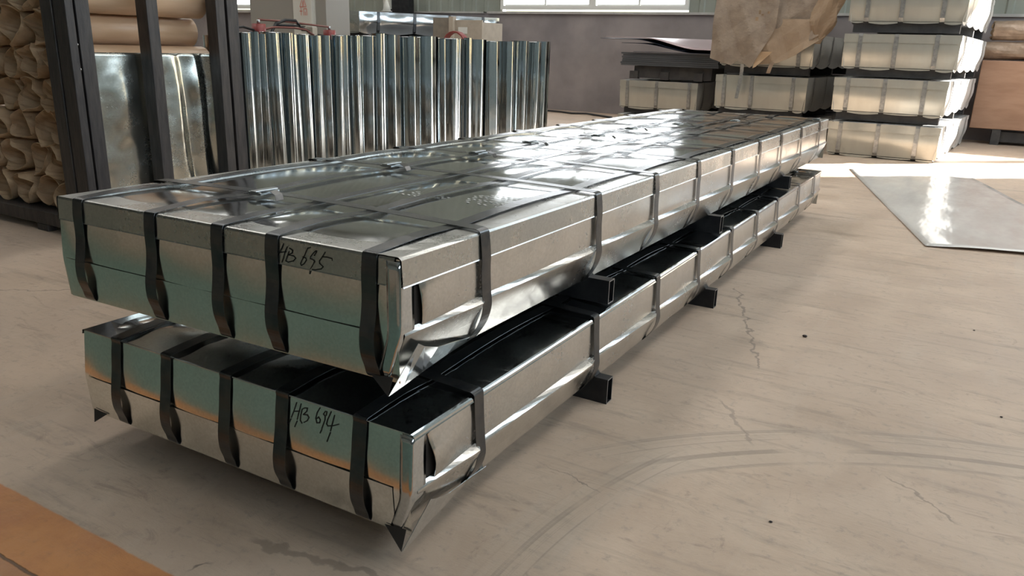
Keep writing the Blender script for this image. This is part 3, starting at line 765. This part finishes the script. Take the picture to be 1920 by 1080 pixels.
def strapped_pack(name, label, cat, loc, rz, W, L, H, mats, nx_straps, ny_straps, kx=0, group=None, base_h=.12, cuts=None, taper=.02, seed=0, front_flange=.10):
    """pale wrapped sheet package: near end on y=0, x centred; sits base_h above loc on bearers"""
    rr = random.Random(seed+3); t = thing(name, label, cat, loc, rz, group)
    fm, sm, stm = mats; T = lambda x, y, z: (x+kx*y, y, z+base_h)
    xs = cuts or [W*(k+1)/(nx_straps+1)-W/2 for k in range(nx_straps)]
    ysn = [L*(k+.5)/ny_straps for k in range(ny_straps)]
    xc = [-W/2]+xs+[W/2]; yc = [0]+ysn+[L]
    def bow(v, c):
        for a, b in zip(c, c[1:]):
            if a <= v <= b: return math.sin(math.pi*(v-a)/(b-a))
        return 0
    def pf(tt): return -taper*(1-sstep(0,.55,tt))
    MB().grid(25, 9, lambda u, v: (-W/2+W*u, -pf(1-v)*1.0-.006*bow(-W/2+W*u,xc)*math.sin(math.pi*v), (1-v)*H)).build('end_wrap', fm, t, True, T)
    MB().grid(25, 3, lambda u, v: (-W/2-.004+(W+.008)*u, -.012+.003*math.sin(u*19)*v, H+.003-front_flange*v)).build('end_flange', fm, t, False, T, solid=.002)
    for sg in (1,-1):
        MB().grid(61, 9, lambda u, v, sg=sg: (sg*(W/2+pf(1-v)+.022*bow(L*u,yc)*math.sin(math.pi*min(1,v*1.1))), L*u, (1-v)*H-(.035*bow(L*u,yc) if v > .95 else 0))).build('side_wrap', sm, t, True, T)
        MB().grid(31, 3, lambda u, v, sg=sg: (sg*(W/2+.006), L*u, H+.003-.06*v-.012*rr.random()*(v > .9))).build('side_flange', sm, t, False, T, solid=.002)
    MB().grid(13, 31, lambda u, v: (-W/2+W*u, L*v, H+.010*bow(L*v,yc)*math.sin(math.pi*u))).build('top_cover', sm, t, True, T)
    MB().box(-W/2+.03,W/2-.03,L-.01,L,.0,H).build('end_wrap', fm, t, False, T)
    MB().box(-W/2+.04,W/2-.04,.03,L-.03,0,.01).build('bottom_sheet', M['dark_wood'], t, False, T)
    for k in range(len(xc)-1):
        a, b = xc[k]+.03, xc[k+1]-.03
        MB().grid(9, 3, lambda u, v: (a+(b-a)*u, taper*.6-.004, -.006-v*(.018+.012*(k % 2))*math.sin(math.pi*(.15+.7*u)))).build('skirt_flap', fm, t, False, T, solid=.002)
    for x in xs:
        pts = [(x,.05,-.004),(x,taper+.004,-.003),(x,-.004,.1*H),(x,-.018,.5*H),(x,-.019,H-.02),(x,-.014,H+.006),(x,.01,H+.009),(x,L*.5,H+.012),(x,L-.02,H+.008),(x,L+.006,H-.01),(x,L+.006,.0)]
        MB().strap(pts, (1,0,0), .05, .002).build('length_strap', stm, t, False, T)
    for y in ysn:
        hf = [(-.05,-.004),(-taper-.002,-.003),(.0,.1*H),(.012,.5*H),(.012,H-.02),(.008,H+.006),(-.02,H+.010)]
        pts = [(W/2+a,y,z) for a, z in hf]+[(0,y,H+.02)]+[(-W/2-a,y,z) for a, z in reversed(hf)]
        MB().strap(pts, (0,-1,0), .05, .002).build('cross_strap', stm, t, False, T)
    bl = W*.92/2
    for y in (.10,.9*L/2+.2,L-.3):
        MB().box(-bl,bl,y,y+.09,-base_h,-.005).build('bearer', M['dark_wood'], t, False, T)
    return t
WM = (M['white_front'], M['white_side'], M['grey_strap'])
ST1 = [(0.00,-.005,.035,.400,.035),(.46,-.01,.120,.405,.0),(1.01,.035,.115,.395,.02),(1.545,.04,.130,.43,.05)]
names1 = ['bottom','second from bottom','third from bottom','topmost']
for i, (z, x, bh, h, dy) in enumerate(ST1):
    strapped_pack('steel_package', 'pale coated steel package, %s of the four-high stack at right' % names1[i], 'package', (.06+x,9.72+dy*.2,z), 0, 1.30, 3.2, h, WM, 3, 4, .075, 'pale packages in the right stack', bh, [-.50+.02*i,-.05,.40], .03, i)
ST2 = [(.0,.0,.05,.285),(.36,.0,.125,.455),(.965,.02,.13,.42)]
names2 = ['bottom, half hidden','middle, below the draped kraft paper','upper, under the draped kraft paper']
for i, (z, x, bh, h) in enumerate(ST2):
    strapped_pack('steel_package', 'pale steel package in the centre stack, %s' % names2[i], 'package', (-1.72+x,10.5,z), 0, 1.30, 2.9, h, WM, 3, 4, .06, 'pale packages in the centre stack', bh, [-.52,-.12,.46], .03, i*2)
ST3 = [(.0,.0,.05,.185),(.26,.0,.105,.415)]
names3 = ['bottom, mostly hidden','upper, under the dark sheet pack']
for i, (z, x, bh, h) in enumerate(ST3):
    strapped_pack('steel_package', 'pale steel package in the left stack by the wall, %s' % names3[i], 'package', (-3.43+x,10.95,z), 0, 1.30, 2.5, h, WM, 3, 4, .0, 'pale packages in the left stack', bh, [-.52,-.02,.52], .02, i*2)

def dark_pack():
    t = thing('sheet_pack', 'dark grey pack of sheets on the left stack below bent sheets', 'sheet pack', (-3.3,10.9,.81))
    for k, x in enumerate((-.62,-.1,.45)): MB().box(x,x+.14,.02,.11,.0,.12).build('bearer', M['dark_wood'], t)
    MB().box(-.56,.72,.06,.9,.015,.20).build('base_board', M['dark_wood'], t)
    for k in range(7): MB().box(-.76+R.uniform(-.02,.02),.84+R.uniform(-.02,.02),-.02+R.uniform(-.012,.012),2.2,.205+k*.029,.205+k*.029+.027).build('sheet', M['dark_sheet'], t)
dark_pack()
def bent_sheets():
    def sheet(x0, x1, y0, y1, zf, mat, mat2, lab, nm='bent_sheet'):
        mb = MB().grid(30, 8, lambda u, v: (x0+(x1-x0)*u, y0+(y1-y0)*v, zf(u,v)))
        o = mb.build(nm, [mat, mat2], None, True); q = o.modifiers.new('thickness','SOLIDIFY'); q.thickness = .006; q.offset = -1; q.material_offset = 1
        tag(o, lab, 'sheet', 'bent sheets on the left stack')
    sheet(-4.30,-2.5, 10.75,12.9, lambda u,v: 1.450-.02*u+.03*v-.15*sstep(.35,.85,u)*(1-sstep(0,.55,v)), M['pink_sheet'], M['navy_sheet'], 'thin bent sheet with pinkish upper face, topmost on the left stack')
    sheet(-4.42,-3.0, 10.80,12.6, lambda u,v: 1.425-.02*u+.03*v-.15*sstep(.42,1.05,u)*(1-sstep(0,.55,v)), M['navy_sheet'], M['navy_sheet'], 'dark thin sheet with pale left tip, below the pinkish sheet')
    sheet(-4.05,-2.5, 10.82,12.5, lambda u,v: 1.36-.02*u+.02*v-.115*sstep(.2,.8,u)*(1-sstep(0,.6,v)), M['navy_sheet'], M['navy_sheet'], 'dark thin sheet, second below the pinkish sheet')
    sheet(-3.85,-2.5, 10.84,12.5, lambda u,v: 1.232-.004*u, M['navy_sheet'], M['navy_sheet'], 'dark thin sheet lying directly on the dark grey pack')
bent_sheets()

def drape():
    rr = random.Random(21)
    t = thing('kraft_cover', 'crumpled brown kraft paper draped over the centre stack', 'paper cover', (-1.6,10.42,0))
    def fold(x, z, s): 
        q = abs((x*2.1+z*.9+s*.37) % 1-.5)*2; q2 = abs((x*1.3-z*1.9+s*.61) % 1-.5)*2
        return .035*(q-.5)+.03*(q2-.5)+.018*math.sin(x*3+z*5+s)
    def piece(nm, left, right, bot, top, yo, s, nu=36, nv=30, mat='kraft_d'):
        def P(u, v):
            x0, x1 = left(v), right(v); x = x0+(x1-x0)*u; zb = bot(u); z = zb+(top-zb)*v
            return (x+1.6, yo-.05+fold(x,z,s)*(1.1-.3*v)-.03*(1-v), z)
        MB().grid(nu, nv, P).build(nm, M[mat], t, False, solid=.002)
    def lin(pts):
        def f(u):
            for (a, p), (b, q) in zip(pts, pts[1:]):
                if a <= u <= b: return p+(q-p)*(u-a)/(b-a)
            return pts[-1][1]
        return f
    M['kraft_d'] = noisy('kraft_drape_paper', (.235,.178,.132), (.32,.245,.18), .6, 7, .9)
    M['kraft_o'] = noisy('kraft_drape_inner', (.40,.255,.14), (.46,.30,.17), .6, 5, .3)
    M['kraft_m'] = noisy('kraft_lap_paper', (.31,.215,.14), (.385,.275,.18), .6, 5, .8)
    piece('rear_sheet', lambda v: -2.2, lambda v: -.98+.06*v, lin([(0,1.20),(.35,1.10),(.6,1.18),(.8,1.34),(1,1.52)]), 2.12, .05, 1.0, mat='kraft_d')
    piece('lower_lap', lambda v: -1.80, lambda v: -.90-.03*v, lin([(0,1.10),(.35,1.13),(.6,1.24),(.85,1.40),(1,1.50)]), 1.72, .0, 2.0, mat='kraft_m')
    piece('front_flap', lambda v: -2.44+.02*v, lambda v: -1.55 if v > .5 else -1.80+.5*v, lin([(0,1.17),(.25,1.12),(.5,1.08),(.62,1.14),(.8,1.10),(.93,1.05),(1,1.10)]), 2.12, -.06, 3.0)
    piece('turned_corner', lambda v: -1.80+.04*v, lambda v: -1.76+.20*v, lin([(0,1.05),(1,1.07)]), 1.28, -.075, 4.0, 8, 10, 'kraft_o')
    # hanging fold at the right end
    def P(u, v):
        z = 1.40+.76*v; a = u*2*math.pi; r = .025+.085*sstep(0,.4,v)
        return (-1.00+1.6+.13*v+r*1.5*math.cos(a)*(1+.2*math.sin(3*a+v*9)), -.02+r*math.sin(a)*(1+.25*math.sin(4*a-v*7)), z)
    MB().grid(20, 14, P, True).build('hanging_fold', M['kraft_m'], t, False)
    MB().grid(10, 8, lambda u, v: (-2.44+1.6+1.5*u, .02+2.6*v, 2.12+.03*math.sin(u*9+v*5))).build('top_sheet', M['kraft_d'], t, False, solid=.002)
    for x, z, w, h in ((-1.78,1.80,.03,.055),(-1.81,1.71,.04,.05),(-1.66,1.795,.03,.03),(-1.74,1.765,.03,.022)):
        MB().box(x+1.6-w/2,x+1.6+w/2,-.185,-.178,z-h/2,z+h/2).build('torn_hole', M['kraft_dark'], t)
    MB().strap([(-1.55+1.6,-.10,1.14),(-1.57+1.6,-.11,1.06),(-1.59+1.6,-.10,.99)], (1,0,0), .055, .003).build('tape_strip', M['film'], t)
    MB().strap([(-1.96+1.6,-.12,1.10),(-1.96+1.6,-.10,1.0),(-1.98+1.6,-.09,.8),(-2.0+1.6,-.09,.62)], (1,0,0), .05, .003).build('tape_strip', M['grey_strap'], t)
drape()

# ------------------------------------------------------------------ things at the right edge by the far wall
def right_corner():
    t = thing('board_crate', 'large reddish brown board crate by the far wall', 'crate', (2.4,13.05,0))
    MB().box(-1.42,-.1,0,.5,.24,1.26).build('crate_panel', M['ply'], t, bevel=.01)
    for x in (-1.1,-.3): MB().box(x,x+.12,.02,.48,0,.24).build('skid', M['dark_wood'], t)
    MB().box(-1.1,-.1,.1,.2,.05,.20).build('skid_rail', M['dark_wood'], t)
    for i, (z, rad, y, x0) in enumerate(((1.405,.138,12.98,.93),(1.70,.15,13.02,1.05))):
        r = thing('film_roll', ['brown film wrapped roll lying on the board crate','brown film wrapped roll stacked above another on the crate'][i], 'roll', (x0,y+.28,z))
        rr = random.Random(i)
        fl = [rr.uniform(-1,1) for _ in range(20)]
        def P(u, v):
            a = 2*math.pi*u; k = rad*(1+.05*math.sin(3*a+v*7)+.04*math.sin(5*a-v*11+i))
            return (1.3*v, k*math.cos(a), k*math.sin(a)*(.95)+.0*v)
        MB().grid(20, 22, P, True).build('roll_skin', M['film'], r, False)
        rg = [(1,.0),(.9,-.02),(.7,.02),(.45,.07),(.05,.08)]
        MB().grid(20, 5, lambda u, v: (rg[int(round(v*4))][1]+.02*fl[int(u*20) % 20], rad*rg[int(round(v*4))][0]*math.cos(2*math.pi*u), rad*.95*rg[int(round(v*4))][0]*math.sin(2*math.pi*u)), True).build('crumpled_end', M['kraft_dark'], r, False)
right_corner()

# ------------------------------------------------------------------ things behind the tubes, left of the window
def back_left():
    SM = (M['galv_dull'], M['galv_plain'], M['strap'])
    tbl = thing('work_table', 'dark steel table carrying a strapped package near the far wall', 'table', (-9.7,11.0,0))
    MB().box(-1.5,2.0,.0,1.9,1.26,1.32).build('table_top', M['dark_wood'], tbl)
    for x in (-1.4,1.85):
        for y in (.08,1.75): MB().box(x,x+.08,y,y+.08,0,1.26).build('leg', M['dark_wood'], tbl)
    strapped_pack('steel_package', 'shiny galvanised package on the table, left of the wide window', 'package', (-10.38,11.02,1.32), 0, 1.38, 2.6, .38, SM, 2, 4, .62, None, .12, [-.42,.30], .02, 2)
    b = thing('board_box', 'open grey-brown board box standing behind the tubes', 'box', (-6.45,9.6,0))
    MB().box(-.42,-.08,-.02,.01,.95,1.66).build('box_flap', M['box_board'], b)
    MB().box(-.08,.0,-.06,.03,.95,1.68).build('box_edge', M['box_tan'], b)
    MB().box(.0,.52,.0,.03,.95,1.63).box(-.08,.52,.03,.62,.95,1.0).box(.49,.52,.03,.62,1.0,1.6).build('box_panel', M['box_tan'], b)
    MB().box(.07,.24,-.01,.0,1.42,1.52).build('paper_label', M['white_frame'], b)
    MB().box(-.35,.5,.05,.6,.0,.95).build('box_stand', M['cab_grey'], b)
    p = thing('wall_post', 'dark steel post with pale bracket by the far wall', 'post', (-10.3,13.3,0))
    MB().box(-.5,.05,.0,.2,1.2,2.25).build('post_body', M['beam'], p); MB().box(-.62,-.42,-.05,.0,1.98,2.5).build('post_plate', M['cab_light'], p)
    MB().box(-.5,.05,.05,.2,0,1.2).build('post_foot', M['beam'], p)
    c = thing('flag_cone', 'pale pointed cone shape standing for a flag on the package at left back', 'cone', (-9.72,11.9,1.86))
    MB().tube([(0,0,0),(0,0,.12),(0,0,.30)], [.09,.055,.006], 14).build('cone_body', M['cab_light'], c, True)  # plain cone shape stands in for a flag
    MB().tube([(0,0,0),(0,0,.012)], [.11,.11], 14).build('cone_foot', M['cab_light'], c)
back_left()

def small_bits():
    for i, (x, y, s, lab) in enumerate(((.56,2.24,.011,'dark pebble on the floor right of the lower package'),(.77,.64,.005,'tiny dark grit by the tyre smears'),(1.23,2.81,.005,'tiny dark grit left of the floor sheet edge'),(1.33,1.78,.005,'tiny dark grit at the right of the floor'))):
        rr = random.Random(i)
        mb = MB().grid(8, 5, lambda u, v: (s*math.sin(math.pi*v)*math.cos(2*math.pi*u)*(1+.2*math.sin(5*u)), s*.8*math.sin(math.pi*v)*math.sin(2*math.pi*u), s*.5*(1-math.cos(math.pi*v))), True)
        o = mb.build('pebble', M['pebble'], None, True); o.location = (x,y,0); tag(o, lab, 'pebble', 'grit on the floor')
    o = MB().tube([(-6.9,12.95,.02),(-6.6,13.0,.03),(-6.2,13.05,.02),(-5.9,12.9,.02),(-5.6,12.95,.03),(-5.2,12.8,.02),(-4.9,12.6,.02)], .018, 8).build('floor_cable', M['rubber'], None, True)
    tag(o, 'black cable lying along the foot of the far wall', 'cable')
small_bits()
